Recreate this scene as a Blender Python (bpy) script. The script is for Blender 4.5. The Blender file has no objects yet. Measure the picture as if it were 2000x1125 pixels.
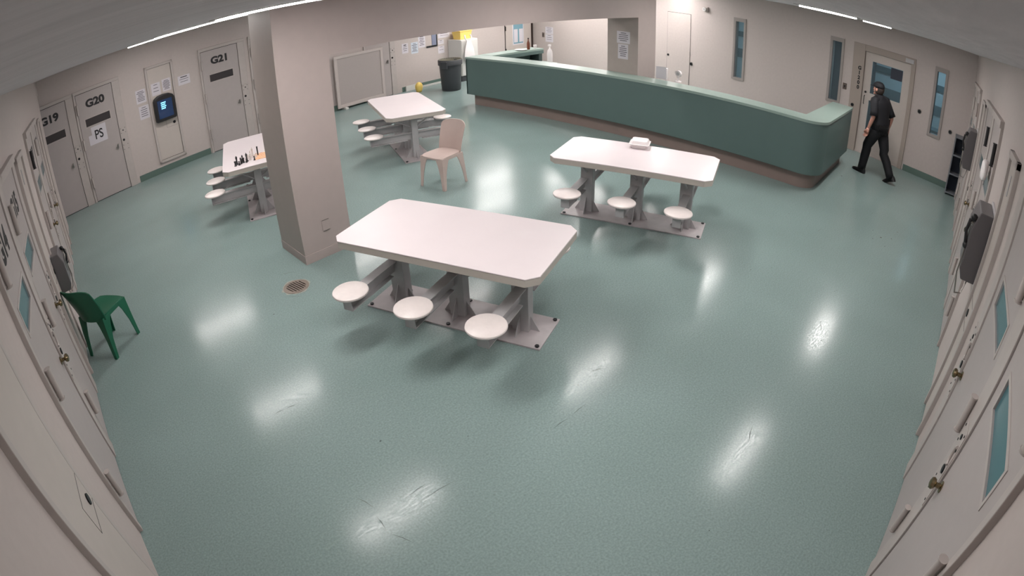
import bpy, bmesh, math, random
from mathutils import Vector, Matrix
random.seed(4)
SC = bpy.context.scene
COL = SC.collection
PI = math.pi

# ------------------------------------------------------------------ camera
# wide-angle dome camera under the ceiling in the room corner
cd = bpy.data.cameras.new('camera')
cam = bpy.data.objects.new('camera', cd); COL.objects.link(cam)
cd.type = 'PANO'; cd.sensor_width = 36.0; cd.sensor_fit = 'HORIZONTAL'; cd.clip_start = 0.005
POLY = [0.0, -0.05023190665236418, 0.00015558823000854, -2.676911589931809e-05, 5.565285466257368e-07]
def set_lens(o):
    o.panorama_type = 'FISHEYE_LENS_POLYNOMIAL'; o.fisheye_fov = math.radians(175)
    for i, k in enumerate(POLY): setattr(o, 'fisheye_polynomial_k%d' % i, k)
set_lens(cd.cycles if hasattr(cd, 'cycles') and hasattr(cd.cycles, 'panorama_type') else cd)
CR = Vector((0.7000517806082373, -0.7136487606101363, -0.025158516388149404))
CU = Vector((0.38531167327361415, 0.34783873509243124, 0.8547181575281907))
CF = Vector((0.6012174472737164, 0.6080408381424013, -0.518482323946306))
CP = Vector((0.6713179130595243, 0.617444398815266, 2.6718694185167498))
mm = Matrix((CR, CU, -CF)).transposed().to_4x4(); mm.translation = CP
cam.matrix_world = mm
SC.camera = cam

# ------------------------------------------------------------------ world and exposure
w = bpy.data.worlds.new('world'); SC.world = w; w.use_nodes = True
w.node_tree.nodes['Background'].inputs[0].default_value = (.55, .62, .7, 1)
w.node_tree.nodes['Background'].inputs[1].default_value = 0.15
SC.view_settings.view_transform = 'Standard'; SC.view_settings.look = 'None'
SC.view_settings.gamma = 1.0; SC.view_settings.use_curve_mapping = False
SC.view_settings.exposure = 2.1
LAMP_STRENGTH = 7.6
CEIL = 2.705

# ------------------------------------------------------------------ materials
def lin(c):
    return tuple(((x/255)/12.92 if x/255 <= .04045 else ((x/255+.055)/1.055)**2.4) for x in c)
MATS = {}
def mat(name, rgb, rough=.5, metal=0., spec=.5, noise=0., scale=30., bump=0., emit=0., trans=0., coat=0., ecol=None, stretch=None):
    if name in MATS: return MATS[name]
    m = bpy.data.materials.new(name); m.use_nodes = True; nt = m.node_tree; N = nt.nodes; K = nt.links
    b = N['Principled BSDF']; c = (*lin(rgb), 1)
    b.inputs['Base Color'].default_value = c; b.inputs['Roughness'].default_value = rough
    b.inputs['Metallic'].default_value = metal; b.inputs['Specular IOR Level'].default_value = spec
    if trans: b.inputs['Transmission Weight'].default_value = trans
    if coat: b.inputs['Coat Weight'].default_value = coat; b.inputs['Coat Roughness'].default_value = .12
    if emit:
        b.inputs['Emission Color'].default_value = (*lin(ecol or rgb), 1); b.inputs['Emission Strength'].default_value = emit
    if noise or bump:
        tc = N.new('ShaderNodeTexCoord'); mp = N.new('ShaderNodeMapping'); K.new(tc.outputs['Object'], mp.inputs['Vector'])
        if stretch: mp.inputs['Scale'].default_value = stretch
        n = N.new('ShaderNodeTexNoise'); n.inputs['Scale'].default_value = scale; n.inputs['Detail'].default_value = 6
        K.new(mp.outputs[0], n.inputs['Vector'])
        if noise:
            r = N.new('ShaderNodeMapRange'); r.inputs['From Min'].default_value = .3; r.inputs['From Max'].default_value = .7
            r.inputs['To Min'].default_value = 1-noise; r.inputs['To Max'].default_value = 1+noise; K.new(n.outputs['Fac'], r.inputs['Value'])
            x = N.new('ShaderNodeVectorMath'); x.operation = 'SCALE'; x.inputs[0].default_value = c[:3]
            K.new(r.outputs[0], x.inputs['Scale']); K.new(x.outputs[0], b.inputs['Base Color'])
        if bump:
            bp = N.new('ShaderNodeBump'); bp.inputs['Strength'].default_value = bump; bp.inputs['Distance'].default_value = .01
            K.new(n.outputs['Fac'], bp.inputs['Height']); K.new(bp.outputs[0], b.inputs['Normal'])
    MATS[name] = m; return m
def floor_mat():
    m = bpy.data.materials.new('teal_vinyl_floor'); m.use_nodes = True; nt = m.node_tree; N = nt.nodes; K = nt.links
    b = N['Principled BSDF']; tc = N.new('ShaderNodeTexCoord')
    def noise(scale, detail, stretch=(1, 1, 1), rot=0):
        mp = N.new('ShaderNodeMapping'); mp.inputs['Scale'].default_value = stretch; mp.inputs['Rotation'].default_value = (0, 0, rot)
        K.new(tc.outputs['Object'], mp.inputs['Vector'])
        n = N.new('ShaderNodeTexNoise'); n.inputs['Scale'].default_value = scale; n.inputs['Detail'].default_value = detail
        K.new(mp.outputs[0], n.inputs['Vector']); return n
    def ramp(src, a, bb, lo, hi):
        r = N.new('ShaderNodeMapRange'); r.inputs['From Min'].default_value = a; r.inputs['From Max'].default_value = bb
        r.inputs['To Min'].default_value = lo; r.inputs['To Max'].default_value = hi; K.new(src.outputs[0], r.inputs['Value']); return r
    big = ramp(noise(.7, 3), .3, .7, .93, 1.07); fine = ramp(noise(75, 3), .3, .7, .84, 1.16)
    mul = N.new('ShaderNodeMath'); mul.operation = 'MULTIPLY'; K.new(big.outputs[0], mul.inputs[0]); K.new(fine.outputs[0], mul.inputs[1])
    x = N.new('ShaderNodeVectorMath'); x.operation = 'SCALE'; x.inputs[0].default_value = lin(FLOOR_RGB)
    K.new(mul.outputs[0], x.inputs['Scale'])
    # pale scuffs
    s1 = ramp(noise(3.2, 8, (1, 9, 1), .7), .68, .76, 0, .18)
    mix = N.new('ShaderNodeMix'); mix.data_type = 'RGBA'; K.new(s1.outputs[0], mix.inputs['Factor'])
    K.new(x.outputs[0], mix.inputs['A']); mix.inputs['B'].default_value = (*lin((150, 170, 162)), 1)
    K.new(mix.outputs['Result'], b.inputs['Base Color'])
    rg = ramp(noise(22, 9, (1, 4, 1), .6), .35, .68, .12, .27); K.new(rg.outputs[0], b.inputs['Roughness'])
    b.inputs['Specular IOR Level'].default_value = .2
    bp = N.new('ShaderNodeBump'); bp.inputs['Strength'].default_value = .05; bp.inputs['Distance'].default_value = .003
    nb = noise(45, 4); K.new(nb.outputs['Fac'], bp.inputs['Height']); K.new(bp.outputs[0], b.inputs['Normal'])
    return m
FLOOR_RGB = (131, 149, 147)
M_FLOOR = floor_mat()
M_WALL = mat('painted_block_wall', (187, 176, 172), .55, noise=.025, scale=18, bump=.12)
M_PILLAR = mat('pinkish_pillar_paint', (176, 163, 159), .5, noise=.02, scale=9, bump=.06)
M_PILLAR_GREY = mat('grey_pillar_paint', (170, 159, 153), .5, noise=.02, scale=9, bump=.06)
M_CEIL = mat('brushed_plaster_ceiling', (216, 208, 211), .8, noise=.08, scale=3.5, bump=.5, stretch=(1, 6, 1))
M_DOOR = mat('grey_door_paint', (172, 163, 161), .42, noise=.02, scale=12)
M_FRAME = mat('door_frame_paint', (180, 171, 167), .42, noise=.03, scale=14)
M_WHITE_DOOR = mat('cream_door_paint', (188, 178, 172), .4, noise=.02, scale=10)
M_GAP = mat('dark_gap', (40, 36, 36), .8)
M_DARKGLASS = mat('dark_cell_window', (62, 58, 60), .15)
M_TEALGLASS = mat('teal_cell_window', (72, 112, 120), .12)
M_STEEL = mat('brushed_steel', (150, 146, 142), .3, metal=.9)
M_BRASS = mat('worn_brass', (140, 125, 98), .25, metal=1.)
M_BLACK = mat('black_plastic', (26, 25, 28), .4)
M_TABLE = mat('white_laminate', (222, 212, 214), .3, noise=.01, scale=5)
M_TEDGE = mat('grey_white_table_edge', (192, 184, 176), .45)
M_SEAT = mat('worn_white_seat', (230, 220, 217), .35, noise=.03, scale=25)
M_SGREY = mat('grey_painted_steel', (180, 177, 179), .42, noise=.06, scale=10)
M_PLATE = mat('scuffed_grey_plate', (182, 174, 176), .4, noise=.10, scale=8)
M_BOLT = mat('dark_bolt', (45, 45, 48), .4, metal=.7)
M_CTOP = mat('pale_green_laminate', (142, 160, 152), .38, noise=.02, scale=6)
M_CFRONT = mat('dark_green_laminate', (88, 108, 105), .45, noise=.03, scale=3)
M_CKICK = mat('brown_kick_plate', (134, 118, 112), .5, noise=.05, scale=4)
M_COVE = mat('green_cove_base', (88, 108, 100), .5)
M_PAPER = mat('paper_sheet', (205, 200, 206), .8)
M_INK = mat('printed_ink', (92, 88, 96), .8)
M_BLACKINK = mat('black_lettering', (28, 27, 30), .6)
M_GREEN = mat('green_moulded_plastic', (16, 92, 66), .38, noise=.03, scale=4)
M_TAN = mat('tan_moulded_plastic', (192, 173, 166), .35, noise=.03, scale=6)
M_PHONE = mat('grey_phone_housing', (98, 94, 96), .38)
M_BIN = mat('charcoal_bin_plastic', (62, 64, 68), .5)
M_YEL = mat('yellow_plastic', (236, 204, 112), .5)
M_FOAM = mat('white_foam', (226, 218, 218), .6)
M_BAG = mat('thin_white_plastic', (222, 216, 216), .4)
M_SKIN = mat('skin', (190, 138, 122), .5)
M_UNI = mat('black_uniform_cloth', (14, 14, 21), .75, noise=.12, scale=14)
M_TRO = mat('black_trouser_cloth', (12, 12, 18), .75, noise=.12, scale=14)
M_HAIR = mat('dark_brown_hair', (42, 32, 28), .6)
M_LEATHER = mat('black_leather', (18, 18, 20), .35)
M_LAMP = mat('lamp_diffuser', (255, 250, 246), .5, emit=LAMP_STRENGTH, ecol=(255, 250, 247))
M_HOUSING = mat('white_lamp_housing', (206, 204, 200), .5)
M_HALL = mat('blue_grey_hall_wall', (150, 166, 172), .6)
M_HALLDK = mat('dark_teal_band', (62, 82, 88), .6)
M_PANE = mat('tinted_pane', (200, 218, 224), .03, trans=.92, spec=.5)
M_PANE.node_tree.nodes['Principled BSDF'].inputs['IOR'].default_value = 1.02
M_RUST = mat('rusty_grate', (92, 72, 62), .6, noise=.2, scale=60)
M_MESH = mat('grey_mesh_screen', (168, 158, 155), .55, noise=.05, scale=120)

# ------------------------------------------------------------------ mesh helpers
class MB:
    def __init__(s): s.bm = bmesh.new()
    def box(s, x0, x1, y0, y1, z0, z1):
        v = [s.bm.verts.new((x, y, z)) for z in (z0, z1) for x, y in ((x0, y0), (x1, y0), (x1, y1), (x0, y1))]
        for f in ((3, 2, 1, 0), (4, 5, 6, 7), (0, 1, 5, 4), (1, 2, 6, 5), (2, 3, 7, 6), (3, 0, 4, 7)): s.bm.faces.new([v[i] for i in f])
        return s
    def rings(s, rings, cap=True, closed=True):
        R = [[s.bm.verts.new(p) for p in r] for r in rings]; n = len(R[0])
        for a, b in zip(R, R[1:]):
            for i in range(n if closed else n-1):
                j = (i+1) % n; s.bm.faces.new((a[i], a[j], b[j], b[i]))
        if cap and closed:
            s.bm.faces.new(list(reversed(R[0]))); s.bm.faces.new(R[-1])
        return s
    def cyl(s, p0, p1, r0, r1=None, n=16):
        r1 = r0 if r1 is None else r1
        p0, p1 = Vector(p0), Vector(p1); d = (p1-p0).normalized()
        a = d.orthogonal().normalized(); b = d.cross(a)
        return s.rings([[p+(a*math.cos(2*PI*i/n)+b*math.sin(2*PI*i/n))*r for i in range(n)] for p, r in ((p0, r0), (p1, r1))])
    def tube(s, pts, r, n=8):
        pts = [Vector(p) for p in pts]; out = []; a = None
        for i, p in enumerate(pts):
            d = (pts[min(i+1, len(pts)-1)]-pts[max(i-1, 0)]).normalized()
            a = d.orthogonal().normalized() if a is None else (a-d*a.dot(d)).normalized()
            b = d.cross(a); rr = r[i] if hasattr(r, '__len__') else r
            out.append([p+(a*math.cos(2*PI*k/n)+b*math.sin(2*PI*k/n))*rr for k in range(n)])
        return s.rings(out)
    def lathe(s, prof, c=(0, 0, 0), n=24):
        return s.rings([[(c[0]+r*math.cos(2*PI*i/n), c[1]+r*math.sin(2*PI*i/n), c[2]+z) for i in range(n)] for r, z in prof])
    def prism(s, poly, z0, z1):
        return s.rings([[(x, y, z0) for x, y in poly], [(x, y, z1) for x, y in poly]])
    def prism_y(s, poly, y0, y1):      # polygon in x-z, extruded along y
        return s.rings([[(x, y0, z) for x, z in poly], [(x, y1, z) for x, z in poly]])
    def prism_x(s, poly, x0, x1):
        return s.rings([[(x0, y, z) for y, z in poly], [(x1, y, z) for y, z in poly]])
    def sphere(s, c, r, n=12):
        c = Vector(c); r = Vector((r, r, r)) if not hasattr(r, '__len__') else Vector(r); rg = []
        for i in range(1, n):
            t = -PI/2+PI*i/n
            rg.append([(c.x+r.x*math.cos(t)*math.cos(2*PI*k/(2*n)), c.y+r.y*math.cos(t)*math.sin(2*PI*k/(2*n)), c.z+r.z*math.sin(t)) for k in range(2*n)])
        return s.rings(rg)
    def build(s, name, m, parent=None, smooth=False, bevel=0., loc=None, rot=None, sub=0):
        bmesh.ops.recalc_face_normals(s.bm, faces=s.bm.faces)
        me = bpy.data.meshes.new(name); s.bm.to_mesh(me); s.bm.free(); me.materials.append(m)
        if smooth:
            for p in me.polygons: p.use_smooth = True
            if smooth != 'full':
                try: me.set_sharp_from_angle(angle=math.radians(40))
                except Exception: pass
        o = bpy.data.objects.new(name, me); COL.objects.link(o)
        if parent: o.parent = parent
        if loc is not None: o.location = loc
        if rot is not None: o.rotation_euler = rot
        if bevel:
            b = o.modifiers.new('bevel', 'BEVEL'); b.width = bevel; b.segments = 3; b.limit_method = 'ANGLE'; b.angle_limit = math.radians(35)
        if sub:
            b = o.modifiers.new('sub', 'SUBSURF'); b.levels = sub; b.render_levels = sub
        return o
def empty(name, loc=(0, 0, 0), rz=0.):
    o = bpy.data.objects.new(name, None); COL.objects.link(o); o.location = loc; o.rotation_euler = (0, 0, rz); o.empty_display_size = .1
    return o
def tag(o, label, cat, group=None):
    o['label'] = label; o['category'] = cat
    if group: o['group'] = group
    return o
def struct(o, label=None):
    o['kind'] = 'structure'
    if label: o['label'] = label
    return o
def copy_tree(o, parent=None):
    c = o.copy(); COL.objects.link(c); c.parent = parent
    for ch in list(o.children): copy_tree(ch, c)
    return c
def text(name, s, size, m, parent, loc, rot=(PI/2, 0, 0), align='CENTER', bold=.0, ext=.0006, sx=1.):
    cu = bpy.data.curves.new(name, 'FONT'); cu.body = s; cu.size = size; cu.align_x = align; cu.align_y = 'CENTER'
    cu.offset = bold; cu.extrude = ext; cu.space_line = 1.0
    t = bpy.data.objects.new(name, cu); COL.objects.link(t)
    dg = bpy.context.evaluated_depsgraph_get(); me = bpy.data.meshes.new_from_object(t.evaluated_get(dg))
    bpy.data.objects.remove(t); me.name = name
    me.materials.clear(); me.materials.append(m)
    o = bpy.data.objects.new(name, me); COL.objects.link(o); o.parent = parent; o.location = loc; o.rotation_euler = rot; o.scale = (sx, 1, 1)
    return o
MERGE = 1e-5

# ------------------------------------------------------------------ plan of the room (metres; room corner under the camera = origin)
def D(a): a = math.radians(a); return Vector((math.cos(a), math.sin(a)))
AL, AG, AC = 89.874, 4.1575, 80.4288
LX, LY = 11.7412, 11.7567
UL, UR, UG, UC = D(AL), Vector((1, 0)), D(AG), D(AC)
PL0 = Vector((0, 0)); GL = UL*LY; CL = Vector((LX, 0))
# corner where the far-left wall meets the far-right wall
def isect(p, u, q_, v):
    det = u.x*(-v.y)+v.x*u.y; d = q_-p
    return (d.x*(-v.y)+v.x*d.y)/det
TG = isect(GL, UG, CL, UC); TC = (GL+UG*TG-CL).dot(UC)
# wall: origin, direction, viewer's right, inward normal
WALLS = {'L': (PL0, UL, 1), 'R': (PL0, UR, -1), 'G': (GL, UG, 1), 'C': (CL, UC, -1),
         'B': (Vector((2.6616, 5.6665)), Vector((1, 0)), 1), 'P': (Vector((8.93, 5.79)), Vector((0, 1)), -1)}
def wallat(k, u, z=0., d=0.):
    o, U, sg = WALLS[k]; r = U*sg
    into = Vector((-r.y, r.x))            # local +y points into the wall
    p = o+U*u-into*d
    return (p.x, p.y, z), math.atan2(r.y, r.x)
def on_wall(name, k, u, z=0., d=0.):
    l, a = wallat(k, u, z, d); return empty(name, l, a)

# floor and ceiling follow the walls
cor = GL+UG*TG
outline = [(-.45, -.12), (LX+.1, -.12), (CL+UC*(TC+.1)+Vector((.1, 0))).to_tuple(), (cor+Vector((.2, .2))).to_tuple(), (GL+UG*(-.6)+Vector((0, .1))).to_tuple()]
f = MB().prism(outline, -.1, 0).build('floor', M_FLOOR); struct(f)
c = MB().prism(outline, CEIL, CEIL+.12).build('ceiling', M_CEIL); struct(c)

def wall(name, k, u0, u1, openings=(), th=.2, m=M_WALL, z1=CEIL, z0=0.):
    """flat wall with rectangular openings (u0,u1,z0,z1)"""
    sg = WALLS[k][2]; b = MB()
    xs = sorted({u0, u1, *[o[0] for o in openings], *[o[1] for o in openings]})
    for a, c_ in zip(xs, xs[1:]):
        zs = [z0]; ops = sorted([o for o in openings if o[0] <= a+1e-6 and o[1] >= c_-1e-6], key=lambda o: o[2]); segs = []; z = z0
        for o in ops: segs.append((z, o[2])); z = o[3]
        segs.append((z, z1))
        for q0, q1 in segs:
            if q1-q0 > 1e-4:
                x0, x1 = (a, c_) if sg > 0 else (-c_, -a)
                b.box(x0, x1, 0, th, q0, q1)
    o = b.build(name, m); l, a = wallat(k, 0); o.location = l; o.rotation_euler = (0, 0, a)
    return struct(o)
wall('wall_left', 'L', -.12, 11.05)
b = MB().box(-.55, -.0, 11.05, LY+.1, 2.44, CEIL); o = b.build('trim_1', M_WALL); struct(o)      # bulkhead over the corner recess
b = MB().box(-.6, -.38, 11.0, LY+.02, 0, CEIL); o = b.build('wall_recess', M_WALL); struct(o)
wall('wall_right', 'R', -.12, LX+.05)
wall('wall_front_left', 'G', -.4, TG+.1)
WIN = [(5.33, 5.66, .73, 2.19), (2.905, 3.23, .84, 2.23), (.58, .87, .86, 2.23)]
DOOR_L, DOOR_R = 2.48, 1.34      # visitor door leaf edges along the far-right wall
GLZ = (1.56, 2.25, 1.265, 1.925); GLZ2 = (1.95, 2.25, .45, 1.12)
wall('wall_front_right', 'C', -.02, TC+.05, [(a, b_, c_, d_) for a, b_, c_, d_ in WIN]+[(1.38, 2.44, .02, 2.10)])

# ------------------------------------------------------------------ pillars and the bulkhead between them
PX, PY, PW, PD = 2.6616, 5.6665, .5908, .6324
def pillar(name, x, y, lab):
    t = empty(name, (x, y, 0)); struct(t, lab)
    MB().box(0.004, PW, 0, PD, 0, CEIL).build('shaft', M_PILLAR, t)
    MB().box(-.001, .004, .0, PD, 0, CEIL).build('painted_face', M_PILLAR_GREY, t)
    MB().box(-.006, PW+.005, -.005, PD+.005, 0, .10).build('base_band', M_PILLAR, t)
    return t
p1 = pillar('pillar_1', PX, PY, 'square pillar with a grey painted side between the tables')
p2 = pillar('pillar_2', 8.93, 5.79, 'square pillar rising behind the green counter')
bm_ = MB().prism([(PX+.004, PY), (8.93, 5.79), (9.525, 5.80), (9.525, 6.43), (8.93, 6.42), (PX+.004, PY+PD)], 2.111, CEIL+.01).build('beam', M_PILLAR); struct(bm_)

# cove base
def cove(name, k, segs):
    sg = WALLS[k][2]; b = MB()
    for a, c_ in segs:
        x0, x1 = (a, c_) if sg > 0 else (-c_, -a); b.box(x0, x1, -.014, .0, 0, .125)
    o = b.build(name, M_COVE, bevel=.004); l, a = wallat(k, 0); o.location = l; o.rotation_euler = (0, 0, a); struct(o)
cove('baseboard_left', 'G', [(1.74, 3.42), (5.6, 7.5), (8.66, 12.5)])
cove('baseboard_right', 'C', [(0, 1.26), (2.7, TC)])

# ------------------------------------------------------------------ ceiling lights
def make_light():
    t = empty('ceiling_light', (0, 0, 0))
    MB().box(-.65, .65, -.19, .19, -.008, 0).build('housing', M_HOUSING, t)
    MB().box(-.61, .61, -.15, .15, -.020, -.008).build('diffuser', M_LAMP, t)
    return t
L0 = None
where = {(0, 0): 'over the camera corner', (0, 1): 'over the open floor by the green chair wall', (0, 2): 'just ahead of the first pillar', (0, 3): 'over the chess table end',
         (1, 0): 'near the wall payphone', (1, 1): 'over the closest long table', (1, 2): 'between pillars behind the bulkhead', (1, 3): 'over the rear table beyond the bulkhead',
         (3, 2): 'over the inner desk area behind the pillar', (3, 3): 'over the far end behind the counter',
         (2, 0): 'nearest the walking guard', (2, 1): 'above the counter near its rounded corner', (2, 2): 'above the counter behind pillar', (2, 3): 'above the far end of the counter'}
for i, x in enumerate((2.4, 5.95, 9.45, 12.0)):
    for j, y in enumerate((1.8, 4.37, 7.15, 10.02)):
        if (i, j) not in where: continue
        o = L0 if L0 else make_light()
        if L0 is None: L0 = o
        else: o = copy_tree(L0)
        o.location = (x, y, CEIL)
        tag(o, 'added ceiling fill light ' + where[(i, j)], 'ceiling light', 'fluorescent lights on the ceiling')
for x, y, wh in ((12.1, 8.6, 'between two others over the inner desk'), (10.7, 11.3, 'by the white supply cabinet'), (13.0, 11.0, 'in the far corner before the panelled door')):
    o = copy_tree(L0); o.location = (x, y, CEIL); tag(o, 'added ceiling fill light ' + wh, 'ceiling light', 'fluorescent lights on the ceiling')  # three extra lamps, added only to brighten the walls behind the bulkhead

# ------------------------------------------------------------------ doors
DN = [0]
def door_name():
    DN[0] += 1; return 'door_%d' % DN[0]
def hinge(t, x, z, m=M_FRAME, r=.016, h=.19, y=-.05):
    b = MB().cyl((x, y, z-h/2), (x, y, z+h/2), r, n=12)
    b.cyl((x, y, z-h/2-.008), (x, y, z-h/2), r*1.25, n=12); b.cyl((x, y, z+h/2), (x, y, z+h/2+.008), r*1.25, n=12)
    b.box(x-.006, x+.006, y, -.02, z-h/2+.01, z+h/2-.01)
    return b.build('hinge', m, t, smooth=True)
def cell_door(k, u0, u1, hs, number=None, glass=None, knob=True, hmat=None, jamb=.17, close=False, wo=0., win=True):
    """u0<u1 leaf edges along the wall; hs=+1 hinge on the viewer's right"""
    sg = WALLS[k][2]; uc = (u0+u1)/2; W = u1-u0; H = 2.14
    t = on_wall(door_name(), k, uc); struct(t)
    glass = glass or M_DARKGLASS; ls = -hs                      # lock side
    a, b_ = -W/2, W/2
    MB().box(a-.012, b_+.012, -.006, .01, 0, H+.012).build('seam', M_GAP, t)
    lb = MB(); wx0, wx1, wz0, wz1 = -.27+wo, .27+wo, 1.475, 1.625
    lb.box(a, b_, -.018, -.004, .012, wz0).box(a, b_, -.018, -.004, wz1, H).box(a, wx0, -.018, -.004, wz0, wz1).box(wx1, b_, -.018, -.004, wz0, wz1)
    lb.build('leaf', M_DOOR, t)
    MB().box(wx0, wx1, -.010, -.005, wz0, wz1).build('window_pane', glass, t)
    fb = MB()
    fb.box(wx0-.02, wx1+.02, -.022, -.018, wz0-.02, wz0).box(wx0-.02, wx1+.02, -.022, -.018, wz1, wz1+.02)
    fb.box(wx0-.02, wx0, -.022, -.018, wz0, wz1).box(wx1, wx1+.02, -.022, -.018, wz0, wz1)
    fb.build('window_frame', M_FRAME, t)
    # frame
    hx0, hx1 = (a-.055, a-.008) if hs < 0 else (b_+.008, b_+.055)
    jx0, jx1 = (b_+.008, b_+jamb) if hs < 0 else (a-jamb, a-.008)
    fr = MB().box(hx0, hx1, -.03, .01, 0, H+.012).box(jx0, jx1, -.03, .01, 0, H+.012)
    fr.box(min(hx0, jx0), max(hx1, jx1), -.045, .01, H+.010, H+.075)
    fr.build('frame', M_FRAME, t, bevel=.004)
    for z in ((1.9, 1.2, .42) if close else (1.86, 1.16, .40)):
        hinge(t, (a-.004) if hs < 0 else (b_+.004), z, (hmat if (hmat and z > 1.5) else M_FRAME), r=.018)
    # lock plate with bolts on the wide jamb
    s = ls; xe = (b_ if s > 0 else a)
    lp = MB(); x0, x1 = (xe+.015, xe+jamb-.02) if s > 0 else (xe-jamb+.02, xe-.015)
    lp.box(x0, x1, -.034, -.03, .74, 1.22); lp.build('lock_plate', M_FRAME, t, bevel=.001)
    xm = (x0+x1)/2
    for dz in (.77, .86, 1.1, 1.19):
        for xx in (x0+.02, x1-.02): MB().cyl((xx, -.037, dz), (xx, -.033, dz), .007, n=8).build('bolt', M_BOLT, t)
    MB().cyl((xm, -.04, 1.15), (xm, -.033, 1.15), .014, n=10).build('bolt', M_BOLT, t)
    MB().cyl((xm-.02*s, -.042, .96), (xm-.02*s, -.033, .96), .024, n=14).build('lock_cylinder', M_BOLT, t)
    if knob and close:
        kx = xe-.05*s
        kb = MB().lathe([(.0, 0), (.028, .0), (.03, .006), (.014, .012), (.012, .035), (.024, .042), (.03, .054), (.026, .066), (.012, .072), (.0, .073)], n=20)
        o = kb.build('knob', M_BRASS, t, smooth=True); o.location = (kx, -.018, .95); o.rotation_euler = (PI/2, 0, 0)
        sl = MB(); pts = [(xe+.035*s+.022*math.sin(th), -.046-.03*math.cos(th)*0, 1.06+.05*math.cos(th)) for th in [PI*i/10 for i in range(11)]]
        sl.tube([(xe+.03*s+.03*s*math.sin(th), -.04, 1.07+.055*math.cos(th)) for th in [PI*i/10 for i in range(11)]], .008)
        sl.build('pull_ring', M_FRAME, t, smooth=True)
    elif knob:
        kx = xe-.085*s
        kb = MB().cyl((kx, -.045, .90), (kx, -.018, .90), .012, n=10).box(kx-.012, kx+.012, -.055, -.04, .84, .93).box(kx-.045, kx+.012, -.055, -.045, .855, .88)
        kb.build('handle', M_STEEL, t)
    if number:
        text('door_number', number, .20, M_BLACKINK, t, (-.0+wo*.3, -.019, 1.905), bold=.010, sx=1.18)
    return t
# far-left wall
d19 = cell_door('G', -.29, .49, -1, 'G19', wo=.02)
d20 = cell_door('G', .727, 1.51, -1, 'G20')
d21 = cell_door('G', 3.50, 4.34, -1, 'G21')
cell_door('G', 4.66, 5.44, -1, None)
cell_door('G', 7.62, 8.33, -1, None)
# left wall
for u0, u1, num in ((3.46, 4.24, 'G14'), (4.43, 5.21, 'G15')):
    cell_door('L', u0, u1, -1, num, M_TEALGLASS, close=True, wo=.0)
for u0, u1, num in ((7.0, 7.78, 'G17'), (8.02, 8.80, 'G18')):
    cell_door('L', u0, u1, -1, num, M_TEALGLASS, close=True, wo=.08, hmat=M_BLACK if u0 < 7.5 else None)
# right wall (mirrored: hinges on the camera side)
for u0, u1, hm in ((2.0, 2.78, None), (2.98, 3.76, None)):
    cell_door('R', u0, u1, 1, None, M_TEALGLASS, close=True, wo=-.0)
for u0, u1, hm in ((5.76, 6.54, M_BLACK), (6.80, 7.58, M_BLACK), (9.4, 10.18, None), (10.42, 11.2, None)):
    cell_door('R', u0, u1, 1, None, M_TEALGLASS, close=True, hmat=hm, wo=.0)
def chase_door(k, u0, u1, z0=.0, z1=2.14, lockside=1, slot=False, flush=False):
    uc = (u0+u1)/2; W = u1-u0; a, b_ = -W/2, W/2
    t = on_wall(door_name(), k, uc); struct(t)
    fr = MB(); fw = .05
    fr.box(a, a+fw, -.035, .01, z0, z1).box(b_-fw, b_, -.014 if flush else -.035, .01, z0, z1).box(a, b_ - (fw if flush else 0), -.035, .01, z1-fw, z1)
    if z0 > .01: fr.box(a, b_, -.035, .01, z0, z0+fw)
    fr.build('frame', M_FRAME, t, bevel=.004)
    zb = z0+fw+.004 if z0 > .01 else .012
    MB().box(a+fw, b_-fw, -.004, .01, z0, z1-fw).build('seam', M_GAP, t)
    MB().box(a+fw+.006, b_-fw-.006, -.014, -.003, zb+.004, z1-fw-.006).build('leaf', M_WHITE_DOOR, t)
    lx = (b_-fw-.09) if lockside > 0 else (a+fw+.09)
    lk = MB().cyl((lx, -.022, .93), (lx, -.013, .93), .030, n=18); lk.build('keyhole', M_BOLT, t)
    x2, x3 = (lx-.18, b_-fw-.01) if lockside > 0 else (a+fw+.01, lx+.18)
    pl = MB(); e = .0025
    pl.box(x2, x3, -.0155, -.014, 1.04, 1.04+e).box(x2 if lockside > 0 else x3, (x2 if lockside > 0 else x3)+e, -.0155, -.014, .86, 1.04).box(x2, x3, -.0155, -.014, .86, .86+e)
    pl.build('lock_outline', M_GAP, t)
    if slot: MB().box(-.03, .0, -.02, -.014, 1.86, 2.0).build('tag_slot', M_SGREY, t)
    return t
chase_door('L', 2.24, 2.94, flush=True)
chase_door('L', 5.58, 6.2, slot=True)
chase_door('L', 9.3, 9.9)
cg = chase_door('G', 2.243, 2.865, .2, 2.19)
chase_door('R', 4.28, 4.76, lockside=-1, slot=True)
chase_door('R', 7.95, 8.55, lockside=-1)
t = on_wall(door_name(), 'C', 7.24); struct(t)
MB().box(-.36, .36, -.003, .01, 0, 2.09).build('seam', M_GAP, t)
MB().box(-.352, .352, -.008, -.002, .012, 2.082).build('leaf', M_WALL, t)
MB().cyl((-.31, -.02, .97), (-.31, -.008, .97), .028, n=18).build('keyhole', M_BOLT, t)
for z in (.4, 1.1, 1.82): MB().cyl((.357, -.012, z-.05), (.357, -.012, z+.05), .007, n=8).build('hinge', M_STEEL, t)

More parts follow.
